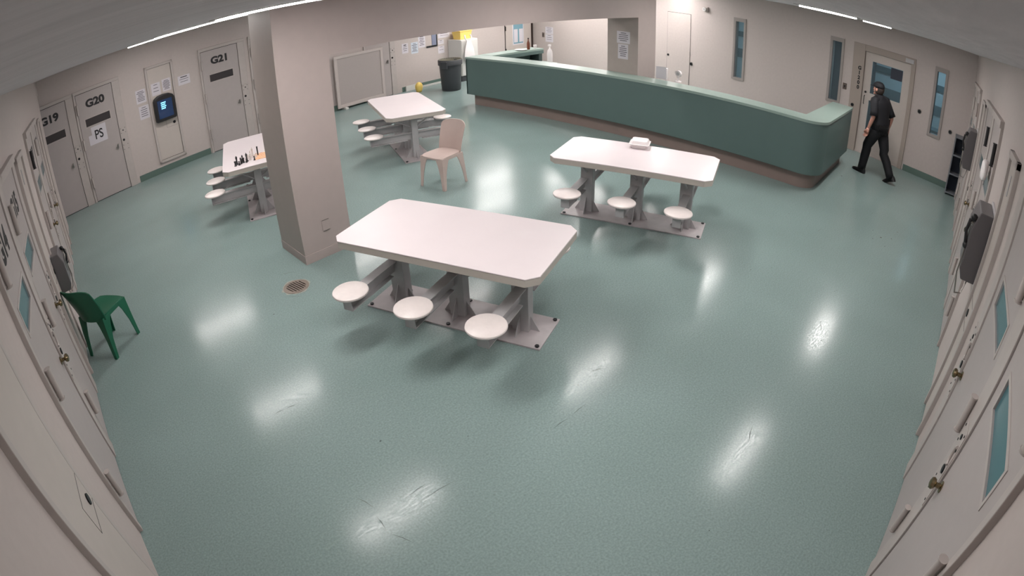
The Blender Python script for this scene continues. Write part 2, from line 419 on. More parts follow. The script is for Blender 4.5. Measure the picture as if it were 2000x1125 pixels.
# far door beyond the counter
t = on_wall(door_name(), 'G', 13.22); struct(t)
MB().box(-.62, .64, -.012, .01, 0, 2.1).build('seam', M_GAP, t)
MB().box(-.605, .60, -.03, -.01, .0, 2.1).build('leaf', M_WHITE_DOOR, t)
MB().box(.58, .74, -.036, -.012, .0, 2.1).build('dark_side_gap', mat('dark_wood_strip', (52, 38, 34), .6), t)
MB().box(-.30, .22, -.034, -.028, .70, 1.75).build('window_frame', M_PAPER, t)
MB().box(-.26, .18, -.038, -.032, .74, 1.70).build('window_pane', mat('blue_lit_pane', (120, 158, 172), .15), t)
for x in (-.24, .0): MB().box(x, x+.17, -.041, -.037, .78, 1.2).build('taped_sheet', M_PAPER, t)
for z in (.55, 1.25): MB().cyl((-.61, -.035, z-.07), (-.61, -.035, z+.07), .014, n=8).build('hinge', M_BLACK, t)

# ------------------------------------------------------------------ visitor door and tall windows in the far-right wall, hall behind
for i, (a, b_, z0, z1) in enumerate(WIN):
    t = on_wall('window_%d' % (i+1), 'C', (a+b_)/2); struct(t); W = b_-a; f_ = .055
    fr = MB().box(-W/2, -W/2+f_, -.02, .12, z0, z1).box(W/2-f_, W/2, -.02, .12, z0, z1).box(-W/2+f_, W/2-f_, -.02, .12, z0, z0+f_).box(-W/2+f_, W/2-f_, -.02, .12, z1-f_*1.6, z1)
    fr.build('window_frame', mat('warm_grey_frame', (150, 142, 138), .5), t)
    MB().box(-W/2+f_, W/2-f_, .035, .041, z0+f_, z1-f_*1.6).build('pane', M_PANE, t)
t = on_wall(door_name(), 'C', (DOOR_L+DOOR_R)/2); struct(t); WV = DOOR_L-DOOR_R
MFR = mat('taupe_door_frame', (158, 146, 138), .5)
fr = MB().box(-WV/2-.2, -WV/2+.06, -.03, .16, 0, 2.23).box(WV/2-.05, WV/2+.045, -.03, .16, 0, 2.23).box(-WV/2+.06, WV/2-.05, -.03, .16, 2.10, 2.23)
fr.build('frame', MFR, t, bevel=.004)
uc = (DOOR_L+DOOR_R)/2
gx0, gx1 = -(GLZ[1]-uc), -(GLZ[0]-uc); hx0, hx1 = -(GLZ2[1]-uc), -(GLZ2[0]-uc)
a, b_ = -WV/2+.065, WV/2-.055
lf = MB().box(a, gx0, .02, .06, .01, 2.095).box(gx1, b_, .02, .06, .01, 2.095).box(gx0, gx1, .02, .06, GLZ[3], 2.095).box(gx0, gx1, .02, .06, GLZ2[3], GLZ[2]).box(gx0, gx1, .02, .06, .01, GLZ2[2]).box(hx1, gx1, .02, .06, GLZ2[2], GLZ2[3])
lf.build('leaf', M_WHITE_DOOR, t)
MB().box(gx0, gx1, .036, .042, GLZ[2], GLZ[3]).build('upper_pane', M_PANE, t)
MB().box(hx0, hx1, .036, .042, GLZ2[2], GLZ2[3]).build('lower_pane', M_PANE, t)
MB().box(gx1-.27, gx1-.01, .030, .035, GLZ[3]-.23, GLZ[3]-.01).build('dark_notice', mat('dark_sheet', (34, 40, 56), .5), t)
MB().tube([(a+.07, -.01, 1.2), (a+.07, -.035, 1.18), (a+.07, -.035, 1.04), (a+.07, -.01, 1.02)], .009).build('pull_handle', M_BLACK, t, smooth=True)
MB().cyl((a+.075, -.005, 1.27), (a+.075, .02, 1.27), .022).build('lock_cylinder', M_BLACK, t)
MB().cyl((-WV/2-.11, -.045, .93), (-WV/2-.11, -.03, .93), .034, n=18).build('call_button', M_BOLT, t)
for z in (1.9, 1.12, .35): MB().cyl((b_+.004, .0, z-.06), (b_+.004, .0, z+.06), .012, n=8).build('hinge', M_FRAME, t)
text('frame_lettering', 'G\n1\n2\n0\n0', .10, M_BLACKINK, t, (-WV/2-.03, -.0315, 1.52), bold=.006)
MB().box(b_-.12, b_+.06, -.05, -.03, 2.12, 2.2).build('door_closer', M_SGREY, t)

def CW(u, d, z=0):        # point on the far-right wall, d metres behind it
    p = CL+UC*u; n = Vector((UC.y, -UC.x)); return p+n*d
l, ang = wallat('C', 0)
hall = empty('room_beyond', l, ang); struct(hall)
hb = MB().box(-8.5, .6, 2.6, 2.7, 0, CEIL); hb.build('hall_wall', M_HALL, hall)
MB().box(-8.5, .6, 2.58, 2.6, .95, 1.2).build('hall_band', M_HALLDK, hall)
MB().box(-8.5, .6, 2.55, 2.6, 1.55, 1.70).build('hall_band', M_HALLDK, hall)
MB().box(-8.5, .6, .2, 2.7, CEIL-.02, CEIL+.08).build('hall_ceiling', M_HALL, hall)
MB().box(-8.5, .6, .2, 2.7, -.1, -.0).build('hall_floor', M_HALLDK, hall)
MB().box(-8.6, -8.5, .2, 2.7, 0, CEIL).build('hall_end', M_HALLDK, hall); MB().box(.6, .7, .2, 2.7, 0, CEIL).build('hall_end', M_HALL, hall)
MB().box(-3.9, -2.95, 1.9, 2.58, 0, 2.3).build('hall_cupboard', mat('dark_hall_cupboard', (36, 42, 54), .5), hall)
MB().box(-1.5, -.3, 1.5, 2.0, .7, .76).build('hall_desk', M_HALLDK, hall)
MB().box(-1.9, -.9, 1.2, 1.45, CEIL-.04, CEIL-.02).build('hall_lamp', mat('hall_lamp', (210, 235, 255), .5, emit=11, ecol=(222, 240, 250)), hall)
MB().box(-6.2, -5.0, 1.2, 1.45, CEIL-.04, CEIL-.02).build('hall_lamp', MATS['hall_lamp'], hall)

# ------------------------------------------------------------------ small wall fittings
def fitting(name, k, u, z, lab, cat, shape='box', r=.03, w=.07, h=.11, m=M_BOLT, grp=None, depth=.012, face=None):
    t = on_wall(name, k, u, z)
    if shape == 'box':
        MB().box(-w/2, w/2, -depth, 0, -h/2, h/2).build('cover_plate', m, t, bevel=.003)
        MB().box(-.012, .012, -depth-.006, -depth, -.022, .022).build('button', face or M_BLACK, t)
    else:
        MB().cyl((0, -depth, 0), (0, 0, 0), r*1.25, r*1.35, n=20).build('cover_plate', M_STEEL, t, smooth=True)
        MB().cyl((0, -depth-.012, 0), (0, -depth, 0), r*.9, r, n=18).build('button', m, t, smooth=True)
    return tag(t, lab, cat, grp)
fitting('wall_switch', 'C', 2.82, 1.255, 'small dark wall switch between the tall window and the visitor door', 'switch', w=.09, h=.13, m=mat('bronze_plate', (92, 80, 74), .4))
fitting('push_button', 'C', 1.10, 1.25, 'round dark push button on wall right beside the visitor door hinges', 'button', 'round', r=.035)
fitting('push_button', 'C', .376, 1.087, 'round dark push button on wall just above the corner shelf unit', 'button', 'round', r=.035)
fitting('push_button', 'C', 6.836, .851, 'round dark push button on wall beside the narrow hatch behind the counter', 'button', 'round', r=.035)
fitting('wall_switch', 'C', 12.40, .99, 'small brown wall switch on the far wall beyond the bulkhead', 'switch', w=.1, h=.15, m=MATS['bronze_plate'])
t = on_wall('wall_outlet', 'B', .305, .355)
MB().box(-.045, .045, -.006, 0, -.06, .06).build('cover_plate', M_PILLAR, t, bevel=.002)
MB().box(-.04, .04, -.009, -.006, .057, .062).build('edge_strip', M_STEEL, t); MB().box(-.04, .04, -.009, -.006, -.062, -.057).build('edge_strip', M_STEEL, t)
tag(t, 'blank painted outlet plate low on the pillar beside the front table', 'outlet')
t = on_wall('wall_speaker', 'C', 6.44, 2.27)
MB().box(-.07, .07, -.05, 0, -.06, .06).build('bracket', M_WALL, t, bevel=.01)
o = MB().cyl((0, -.10, 0), (0, -.05, 0), .05, .035, n=20).build('horn', M_HOUSING, t, smooth=True)
MB().cyl((0, -.104, 0), (0, -.10, 0), .03, n=16).build('grille', M_SGREY, t)
tag(t, 'small white round speaker high on wall above the counter', 'speaker')

# notices ---------------------------------------------------------------------------------
def notice(k, u, z, w_, h_, lab, lines=6, head=False, tilt=0., m=M_PAPER, grp=None, name='paper_notice', d=.0, ink=M_INK, seed=1):
    rnd = random.Random(seed)
    t = on_wall(name, k, u, z, d); t.rotation_euler = (0, tilt, t.rotation_euler.z)
    MB().box(-w_/2, w_/2, -.002, 0, -h_/2, h_/2).build('sheet', m, t)
    b = MB(); y = h_/2-.12*h_
    for i in range(lines):
        ww = w_*(.8 if i else .6)*rnd.uniform(.6, 1); th = h_*(.045 if (i or not head) else .09)
        b.box(-ww/2, ww/2, -.0032, -.002, y-th, y); y -= h_*.78/lines
    b.build('printed_lines', ink, t)
    return tag(t, lab, 'notice', grp)
notice('G', 2.10, 1.66, .22, .27, 'upper of two white notices taped left of the kiosk hatch', 7, seed=2)
notice('G', 2.12, 1.33, .22, .27, 'lower of two white notices taped left of the kiosk hatch', 5, seed=3)
notice('G', 2.44, 1.70, .2, .25, 'white notice taped on the hatch, above the kiosk toward its hinge', 3, d=.016, seed=4)
notice('G', 2.68, 1.72, .19, .25, 'white notice taped on the hatch, above the kiosk toward its lock', 8, d=.016, seed=5)
notice('G', 3.08, 1.70, .27, .19, 'wide white notice with dark lines beside door G21', 3, True, d=0, seed=6, ink=M_BLACKINK)
t = on_wall('paper_notice', 'G', 1.08, 1.27, .019)
MB().box(-.15, .17, -.002, 0, -.17, .17).build('sheet', M_PAPER, t)
MB().box(-.23, -.14, -.004, -.002, -.17, .02).build('flap', M_PAPER, t)
text('lettering', 'PS', .25, M_BLACKINK, t, (0.0, -.0032, -.01), bold=.004, sx=.78)
tag(t, 'white paper lettered PS taped on door G20 under its window', 'notice')
notice('G', 8.84, 1.13, .2, .26, 'white notice with heavy headline nearest the narrow door knob', 4, True, seed=7, ink=M_BLACKINK)
notice('G', 9.15, 1.10, .23, .30, 'blue-edged white notice second along the notice wall', 7, seed=8, m=mat('bluish_sheet', (196, 204, 214), .8))
notice('G', 9.40, 1.24, .24, .34, 'large white chart third along the notice wall', 6, seed=9)
t = on_wall('poster_frame', 'G', 9.76, 1.28)
MB().box(-.02, .16, -.01, 0, -.22, .22).build('sheet', mat('slate_sheet', (120, 126, 148), .6), t)
MB().box(-.22, .17, -.013, -.01, -.25, -.20).box(.13, .17, -.013, -.01, -.2, .3).build('border', M_BLACKINK, t)
tag(t, 'slate blue poster with black border hanging below the bulkhead', 'poster')
notice('G', 10.18, 1.34, .42, .2, 'wide white notice high under the bulkhead before the waste bin', 3, seed=10)
notice('G', 10.06, 1.13, .2, .12, 'small note with dark block lettering above the waste bin', 2, True, seed=11, ink=M_BLACKINK)
notice('G', 10.06, .92, .22, .2, 'faint white note lowest above the waste bin', 2, seed=12)
notice('P', .30, 1.72, .27, .22, 'upper white notice on the grey face of pillar behind the counter', 5, seed=13, ink=M_BLACKINK)
notice('P', .305, 1.46, .21, .27, 'lower white notice on the grey face of pillar behind the counter', 6, seed=14)
notice('C', 12.12, 1.15, .36, .22, 'upper pale notice on the far wall beyond the bulkhead', 4, seed=15, d=0)
notice('C', 12.12, .90, .36, .24, 'lower pale notice on the far wall beyond the bulkhead', 3, seed=16, d=0)

# self-service kiosk on the hatch -----------------------------------------------------------
t = on_wall('wall_kiosk', 'G', 2.55, 1.03, .016)
t.scale = (1.02, 1, .86)
prof = [(-.215, 0), (.215, 0), (.225, .05), (.225, .50), (.20, .56), (.12, .61), (0, .625), (-.12, .61), (-.20, .56), (-.225, .50), (-.225, .05)]
MB().prism_y(prof, -.13, 0).build('housing', M_BLACK, t, bevel=.02)
MB().box(-.16, .16, -.136, -.129, .07, .50).build('screen', mat('dark_blue_screen', (24, 40, 66), .15, emit=.12, ecol=(30, 50, 84)), t, bevel=.003)
sb = MB()
for i in range(4): sb.box(-.085, .02-.014*(i % 2), -.139, -.1365, .42-.045*i, .445-.045*i)
sb.build('screen_text', mat('glowing_screen_text', (150, 220, 255), .4, emit=.5, ecol=(110, 200, 255)), t)
tag(t, 'black wall kiosk with rounded top and glowing blue screen text', 'kiosk')

# ------------------------------------------------------------------ payphones
def payphone(k, u, z, lab, hside):
    t = on_wall('payphone', k, u, z)
    MB().box(-.21, .21, -.02, 0, -.02, .56).build('back_plate', M_SGREY, t, bevel=.004)
    MB().prism_x([(-.02, 0), (-.15, .0), (-.185, .08), (-.185, .40), (-.14, .54), (-.02, .54)], -.20, .20).build('housing', M_PHONE, t, bevel=.012)
    MB().box(-.06, .12, -.192, -.186, .22, .40).build('keypad', M_STEEL, t)
    x = .17*hside
    hb = MB().tube([(x, -.20, .28), (x, -.22, .37), (x, -.205, .46)], [.016, .014, .016])
    hb.sphere((x, -.19, .26), (.026, .03, .03), 8).sphere((x, -.18, .48), (.026, .03, .03), 8)
    hb.build('handset', M_BLACK, t, smooth=True)
    MB().cyl((x, -.17, .43), (x, -.20, .44), .014).build('hook', M_STEEL, t)
    MB().tube([(x, -.19, .24), (x*1.2, -.2, .05), (x*1.1, -.16, -.12), (x*.6, -.10, -.14), (x*.3, -.07, -.03), (x*.2, -.06, .01)], .007).build('cord', M_STEEL, t, smooth=True)
    return tag(t, lab, 'telephone', 'payphones on the walls')
payphone('R', 5.01, 1.07, 'grey wall payphone nearest the camera with cord looping below', 1)
payphone('R', 8.84, 1.12, 'grey wall payphone in front of the corner shelf unit', 1)
payphone('L', 6.22, .68, 'grey wall payphone with black handset beside the green chair', 1).scale = (.8, .8, .72)

# white cloth hung on a cell door
t = on_wall('paper_bag', 'R', 6.0, 1.60, .03)
MB().rings([[(x, y, z) for x, y in ((-.11*s_, -.01), (.1*s_, -.012), (.12*s_, -.07), (0, -.1), (-.12*s_, -.06))] for z, s_ in ((0, 1.1), (.07, 1.25), (.14, .95), (.2, .5))]).build('bag', M_BAG, t, sub=2, smooth='full')
tag(t, 'crumpled white paper bag hung on a cell door past the payphone', 'bag')

# ------------------------------------------------------------------ green counter
cc = empty('service_counter', (8.53, 2.33, 0))
def rrect_corner(x0, y0, r, n=10):       # rounded near-left corner
    return [(x0+r-r*math.cos(PI/2*i/n), y0+r-r*math.sin(PI/2*i/n)) for i in range(n+1)]
def ushape(off, r, t_, xe, y2):
    """outline (local) of the U: outer rounded corner at 0,0"""
    x0, y0 = off, off
    out = [(x0, y2-off)] + rrect_corner(x0, y0, r) + [(xe, y0), (xe, y0+t_)] + [(x0+t_+.0, y0+t_), (x0+t_, y2-off)]
    return out
Y2 = 9.74-2.33; XE = 10.87-8.53
def strip(z0, z1, off, t_, r, m, name):
    # front run + near return, built as quads between outer and inner curves
    o_ = [(off, Y2-off)] + rrect_corner(off, off, r) + [(XE-.0, off)]
    ri = max(r-t_, .02); i_ = [(off+t_, Y2-off)] + rrect_corner(off+t_, off+t_, ri) + [(XE-.0, off+t_)]
    b = MB(); bm = b.bm
    R = [[bm.verts.new((x, y, z)) for x, y in c_] for c_, z in ((o_, z0), (o_, z1), (i_, z1), (i_, z0))]
    n = len(o_)
    for a_, b2 in ((0, 1), (1, 2), (2, 3), (3, 0)):
        for j in range(n-1): bm.faces.new((R[a_][j], R[a_][j+1], R[b2][j+1], R[b2][j]))
    bm.faces.new([R[k][0] for k in range(4)]); bm.faces.new([R[k][-1] for k in range(4)])
    return b.build(name, m, cc, smooth=True)
strip(1.03, 1.07, -.012, .41, .36, M_CTOP, 'counter_top')
strip(.245, 1.03, 0, .05, .35, M_CFRONT, 'front_panel')
strip(0, .245, .11, .04, .26, M_CKICK, 'kick_plate')
MB().box(.42, 2.05, Y2-.36, Y2+.012, 1.03, 1.07).build('counter_top', M_CTOP, cc)
MB().box(.05, 1.95, Y2-.05, Y2, .245, 1.03).build('front_panel', M_CFRONT, cc)
MB().box(.42, 2.05, Y2-.36, Y2-.33, .95, 1.03).build('fascia', M_CFRONT, cc)
MB().box(1.92, 2.03, Y2-.33, Y2-.05, 0, 1.03).build('end_post', mat('dark_grey_post', (60, 72, 72), .5), cc)
MB().box(.8, 2.05, Y2-.8, Y2-.06, .72, .76).build('worktop', M_CTOP, cc); MB().box(.05, .75, .5, 3.2, .72, .76).build('worktop', M_CTOP, cc); MB().box(.05, .75, 4.3, Y2-.4, .72, .76).build('worktop', M_CTOP, cc)
MB().box(.0, .40, Y2-.02, Y2+.012, .245, 1.03).build('end_panel', M_CFRONT, cc)
tag(cc, 'long dark green counter with pale green top and rounded corner', 'counter')

def on_counter(name, x, y): return empty(name, (x, y, 1.07))
t = on_counter('bottle', 10.2, 9.50)
MB().lathe([(0, 0), (.035, 0), (.036, .14), (.03, .17), (.014, .21), (.013, .25)], n=16).build('body', mat('brown_bottle', (108, 58, 40), .3), t, smooth=True)
MB().lathe([(.0, .25), (.015, .25), (.015, .28), (0, .28)], n=12).build('cap', M_BLACK, t)
tag(t, 'brown bottle with black cap at the far counter end', 'bottle')
t = on_counter('paper_plate', 9.98, 9.52)
MB().lathe([(0, 0), (.09, 0), (.14, .02), (.142, .024), (.09, .008), (0, .008)], n=24).build('dish', M_FOAM, t, smooth=True)
tag(t, 'white paper plate beside the brown bottle on counter', 'plate')
t = on_counter('paper_cup', 10.42, 9.50)
MB().lathe([(0, 0), (.03, 0), (.042, .09), (.044, .09), (.04, .085), (.0, .08)], n=18).build('cup_body', M_FOAM, t, smooth=True)
tag(t, 'white paper cup at the extreme far counter end', 'cup')
t = on_counter('spray_bottle', 10.45, 9.08); t.location.z = .76
MB().lathe([(0, 0), (.06, 0), (.065, .22), (.05, .30), (.02, .34), (.018, .40), (0, .40)], n=18).build('body', M_FOAM, t, smooth=True)
MB().box(-.05, .03, -.015, .015, .40, .44).build('nozzle', M_FOAM, t)
tag(t, 'white bottle standing on the desk inside the counter', 'bottle')
t = empty('document_holder', (9.02, 5.36, 1.07), math.radians(-80))
MB().box(-.10, .10, -.03, .03, 0, .20).build('holder', M_FOAM, t, bevel=.003)
MB().box(-.09, .09, -.034, -.03, .01, .22).build('sheet', M_PAPER, t)
tag(t, 'white leaflet holder on the counter top beside the pillar', 'document holder')
t = empty('desk_fan', (9.04, 5.05, 1.07), math.radians(-90))
MB().lathe([(0, 0), (.06, 0), (.055, .015), (.015, .02), (.012, .1), (0, .1)], n=20).build('base', M_FOAM, t, smooth=True)
MB().cyl((0, -.02, .14), (0, .03, .14), .055, n=24).build('head', M_FOAM, t, smooth=True)
MB().cyl((0, -.024, .14), (0, -.02, .14), .03, n=20).build('dial', M_SGREY, t)
tag(t, 'small white desk device with round head on counter top', 'desk device')

# ------------------------------------------------------------------ fixed tables
TL, TW, TCH = 1.787, .9235, .078
def make_table():
    t = empty('dining_table')
    def octo(g=0):
        a, b_, c_ = TW/2-g, TL/2-g, TCH
        return [(-a+c_, b_), (-a, b_-c_), (-a, -b_+c_), (-a+c_, -b_), (a-c_, -b_), (a, -b_+c_), (a, b_-c_), (a-c_, b_)]
    MB().prism(octo(), .752, .762).build('tabletop', M_TABLE, t, bevel=.004)
    MB().prism(octo(.002), .695, .752).build('edge_band', M_TEDGE, t, bevel=.003)
    MB().box(-.2234, .2234, -.8225, .8225, 0, .012).build('base_plate', M_PLATE, t)
    for x in (-.195, .195):
        for y in (-.79, 0, .79): MB().cyl((x, y, .012), (x, y, .024), .018, n=6).build('bolt', M_BOLT, t)
    for y in (-.585, -.01, .575):
        MB().box(-.05, .05, y-.072, y+.072, .012, .66).build('post', M_SGREY, t, bevel=.004)
        for s in (-1, 1):
            MB().prism_y([(s*.05, .012), (s*.15, .012), (s*.05, .19)], y-.004, y+.004).build('gusset', M_SGREY, t)
            MB().prism_x([(y+s*.072, .012), (y+s*.15, .012), (y+s*.072, .14)], -.004, .004).build('gusset', M_SGREY, t)
            MB().tube([(s*.05, y, .50), (s*.30, y, .665)], .014, n=6).build('brace', M_SGREY, t)
        MB().box(-.34, .34, y-.035, y+.035, .66, .695).build('crossbar', M_SGREY, t)
    for y in (-.5976, 0, .5976):
        a_ = MB()
        a_.box(-.70, .70, y-.045, y+.045, .415, .424).box(-.70, -.12, y-.045, y+.045, .302, .311).box(.12, .70, y-.045, y+.045, .302, .311).box(-.70, .70, y-.005, y+.005, .311, .415)
        a_.box(-.70, -.692, y-.045, y+.045, .302, .424).box(.692, .70, y-.045, y+.045, .302, .424)
        a_.build('seat_arm', M_SGREY, t)
        for s in (-1, 1):
            st = empty('seat', (s*.6375, y, 0)); st.parent = t
            MB().lathe([(0, .424), (.13, .424), (.145, .430), (.15, .438), (.148, .448), (.138, .455), (0, .457)], n=40).build('seat_disc', M_SEAT, st, smooth=True)
            MB().lathe([(0, .418), (.05, .418), (.05, .426), (0, .426)], n=20).build('seat_mount', M_SGREY, st)
    return t
tabs = [(3.1754, 3.7908, 19.93, 'white fixed table with six round stools, closest to the camera'),
        (5.8088, 3.7873, 19.2, 'white fixed table with a foam food box, beside the green counter'),
        (5.7887, 8.1487, -21.8, 'white fixed table behind the tan chair, beyond the pillar'),
        (3.1371, 8.1597, -17.9, 'white fixed table with chess pieces, half hidden behind the pillar')]
T0 = None
for x, y, a, lab in tabs:
    o = make_table() if T0 is None else copy_tree(T0)
    if T0 is None: T0 = o
    o.location = (x, y, 0); o.rotation_euler = (0, 0, math.radians(a))
    tag(o, lab, 'table', 'fixed tables with attached stools')

# foam box
t = empty('food_container', (6.12, 3.96, .7625), math.radians(25))
def sq(a, z, c=.02): return [(-a+c, -a, z), (a-c, -a, z), (a, -a+c, z), (a, a-c, z), (a-c, a, z), (-a+c, a, z), (-a, a-c, z), (-a, -a+c, z)]
MB().rings([sq(.088, 0), sq(.10, .04), sq(.118, .042), sq(.118, .048)]).build('tray', M_FOAM, t, bevel=.002)
MB().rings([sq(.120, .050), sq(.120, .056), sq(.108, .058), sq(.092, .092)]).build('lid', M_FOAM, t, bevel=.002)
tag(t, 'white foam clamshell food box on the table beside the counter', 'food container')

# chess set on the table behind the pillar
def piece(kind, m, loc, lab, grp, tip=0.):
    P = {'pawn': [(0, 0), (.013, 0), (.013, .006), (.008, .01), (.006, .028), (.009, .03), (.005, .032), (.0085, .040), (.006, .047), (0, .049)],
         'rook': [(0, 0), (.015, 0), (.015, .007), (.01, .012), (.009, .04), (.013, .043), (.013, .055), (0, .055)],
         'bishop': [(0, 0), (.015, 0), (.015, .007), (.009, .012), (.006, .045), (.011, .048), (.006, .052), (.010, .063), (.004, .074), (0, .078)],
         'king': [(0, 0), (.018, 0), (.018, .008), (.011, .014), (.008, .055), (.013, .06), (.009, .064), (.014, .083), (.006, .088), (.004, .098), (0, .1)]}[kind]
    o = MB().lathe(P, n=12).build('chess_piece', m, None, smooth=True); o.location = loc; o.rotation_euler = (0, tip, random.uniform(0, 6))
    o.scale = (1.25, 1.25, 1.2)
    return tag(o, lab, 'chess piece', grp)
M_CB = mat('black_chess_plastic', (22, 20, 24), .3); M_CWP = mat('white_chess_plastic', (214, 205, 200), .35)
TZ = .7625
bl = [('rook', 2.66, 7.57), ('king', 2.70, 7.62), ('pawn', 2.71, 7.55), ('bishop', 2.745, 7.58), ('pawn', 2.77, 7.63), ('rook', 2.79, 7.60), ('pawn', 2.82, 7.56), ('bishop', 2.80, 7.67), ('king', 2.84, 7.60), ('pawn', 2.93, 7.54)]
for k_, x, y in bl: piece(k_, M_CB, (x, y, TZ), 'small black chess piece standing loose on the table behind the pillar', 'black chess pieces')
wl = [('pawn', 2.87, 7.69), ('pawn', 2.90, 7.73), ('rook', 2.93, 7.70), ('bishop', 2.95, 7.76), ('pawn', 2.97, 7.71), ('king', 2.99, 7.78), ('pawn', 3.0, 7.66), ('rook', 2.90, 7.63), ('pawn', 2.96, 7.61)]
for k_, x, y in wl: piece(k_, M_CWP, (x, y, TZ), 'small white chess piece standing loose on the table behind the pillar', 'white chess pieces')
def board_mat():
    m = bpy.data.materials.new('orange_cream_board'); m.use_nodes = True; N = m.node_tree.nodes; K = m.node_tree.links
    c_ = N.new('ShaderNodeTexChecker'); c_.inputs['Scale'].default_value = 1; c_.inputs['Color1'].default_value = (*lin((216, 128, 84)), 1); c_.inputs['Color2'].default_value = (*lin((240, 216, 180)), 1)
    tc = N.new('ShaderNodeTexCoord'); mp = N.new('ShaderNodeMapping'); mp.inputs['Scale'].default_value = (26, 26, 0); mp.inputs['Location'].default_value = (.0, .0, .5)
    K.new(tc.outputs['Object'], mp.inputs[0]); K.new(mp.outputs[0], c_.inputs[0]); K.new(c_.outputs[0], N['Principled BSDF'].inputs['Base Color']); return m
o = MB().box(-.154, .154, -.154, .154, 0, .004).build('chess_board', board_mat(), None); o.location = (3.13, 7.62, TZ); o.rotation_euler = (0, 0, math.radians(-18))
tag(o, 'orange and cream chess board lying beside the loose chess pieces', 'chess board')
t = empty('marker_pen', (3.05, 7.72, TZ+.004))
MB().cyl((0, 0, 0), (0, 0, .09), .010, n=12).build('barrel', M_BLACK, t, smooth=True); MB().cyl((0, 0, .09), (0, 0, .12), .011, n=12).build('cap', M_BLACK, t, smooth=True)
tag(t, 'thick black marker standing upright on the chess board', 'marker')

# ------------------------------------------------------------------ moulded plastic chairs
def plastic_chair(name, m, loc, ang, lab, armless=True, back_h=.86, recline=.12, W=.44, back_w=.42, seat_d=.42):
    """local: faces -y ; feet span x +-W/2"""
    t = empty(name, loc, ang)
    # seat: slightly dished slab
    b = MB(); n = 9; rg = []
    def top(x, y): return .445-.018*(1-(2*x/W)**2)*(1-min(1, (2*(y)/seat_d)**2))-.012*max(0, -(y/seat_d*2))**3
    b2 = b.bm; g = {}
    for i in range(n):
        for j in range(n):
            x = (i/(n-1)-.5); y = (j/(n-1)-.5)
            r = .86+.14*(1-min(1, (abs(x)*2)**4*(abs(y)*2)**4))
            wx = W*.94*(1.0-.10*(j/(n-1)))
            g[i, j, 1] = b2.verts.new((x*wx*r, y*seat_d*r, top(x*W, y*seat_d))); g[i, j, 0] = b2.verts.new((x*wx*r, y*seat_d*r, top(x*W, y*seat_d)-.022))
    for i in range(n-1):
        for j in range(n-1):
            for k in (0, 1): b2.faces.new((g[i, j, k], g[i+1, j, k], g[i+1, j+1, k], g[i, j+1, k]))
    for i in range(n-1):
        b2.faces.new((g[i, 0, 0], g[i+1, 0, 0], g[i+1, 0, 1], g[i, 0, 1])); b2.faces.new((g[i, n-1, 0], g[i+1, n-1, 0], g[i+1, n-1, 1], g[i, n-1, 1]))
        b2.faces.new((g[0, i, 0], g[0, i+1, 0], g[0, i+1, 1], g[0, i, 1])); b2.faces.new((g[n-1, i, 0], g[n-1, i+1, 0], g[n-1, i+1, 1], g[n-1, i, 1]))
    b.build('seat', m, t, smooth=True, bevel=.004)
    # apron under the seat edge with arched cut
    ap = MB()
    for s in (-1, 1):
        x = s*W*.43
        poly = [(-seat_d*.46, .43), (-seat_d*.46, .30), (-seat_d*.40, .36), (-seat_d*.25, .395), (seat_d*.25, .395), (seat_d*.40, .36), (seat_d*.47, .28), (seat_d*.47, .43)]
        ap.prism_x(poly, x-.008, x+.008)
    for y in (-seat_d*.46, seat_d*.44):
        poly = [(-W*.43, .43), (-W*.43, .32), (-W*.38, .37), (-W*.25, .40), (W*.25, .40), (W*.38, .37), (W*.43, .32), (W*.43, .43)]
        ap.prism_y(poly, y-.007, y+.007)
    ap.build('apron', m, t, bevel=.003)
    # legs: L-sections tapering and splaying
    for sx in (-1, 1):
        for sy in (-1, 1):
            l_ = MB(); rr = []
            for z, wd, off in ((0, .042, .0), (.05, .046, .003), (.2, .060, .010), (.34, .095, .016), (.43, .135, .020)):
                ox = sx*(W/2-off); oy = sy*(seat_d/2+.005-off*.8)+(.03*sy if (sy > 0) else 0)*(1-z/.43); th = .011
                rr.append([(ox, oy, z), (ox-sx*wd, oy, z), (ox-sx*wd, oy-sy*th, z), (ox-sx*th, oy-sy*th, z), (ox-sx*th, oy-sy*wd, z), (ox, oy-sy*wd, z)])
            l_.rings(rr); l_.build('leg', m, t, bevel=.003)
    # backrest: curved shell rising from the rear of the seat
    bb = MB(); b2 = bb.bm; g = {}; NI, NJ = 13, 12
    for i in range(NI):
        for j in range(NJ):
            u = i/(NI-1)*2-1; v = j/(NJ-1); z = .40+(back_h-.40)*v
            hw = back_w/2*(.92+.09*v) * (1 if v < .86 else 1-.10*((v-.86)/.14)**2.5)
            y = seat_d*.44+recline*v**1.3-.030*(1-u*u)*-1-.035*(u*u)
            zz = z-.03*(abs(u)**4)*v**6
            g[i, j, 0] = b2.verts.new((u*hw, y, zz)); g[i, j, 1] = b2.verts.new((u*hw, y+.014, zz))
    for i in range(NI-1):
        for j in range(NJ-1):
            for k in (0, 1): b2.faces.new((g[i, j, k], g[i+1, j, k], g[i+1, j+1, k], g[i, j+1, k]))
    for j in range(NJ-1):
        for i in (0, NI-1): b2.faces.new((g[i, j, 0], g[i, j+1, 0], g[i, j+1, 1], g[i, j, 1]))
    for i in range(NI-1):
        for j in (0, NJ-1): b2.faces.new((g[i, j, 0], g[i+1, j, 0], g[i+1, j, 1], g[i, j, 1]))
    bb.build('backrest', m, t, smooth=True, bevel=.004)
    return tag(t, lab, 'chair', None)
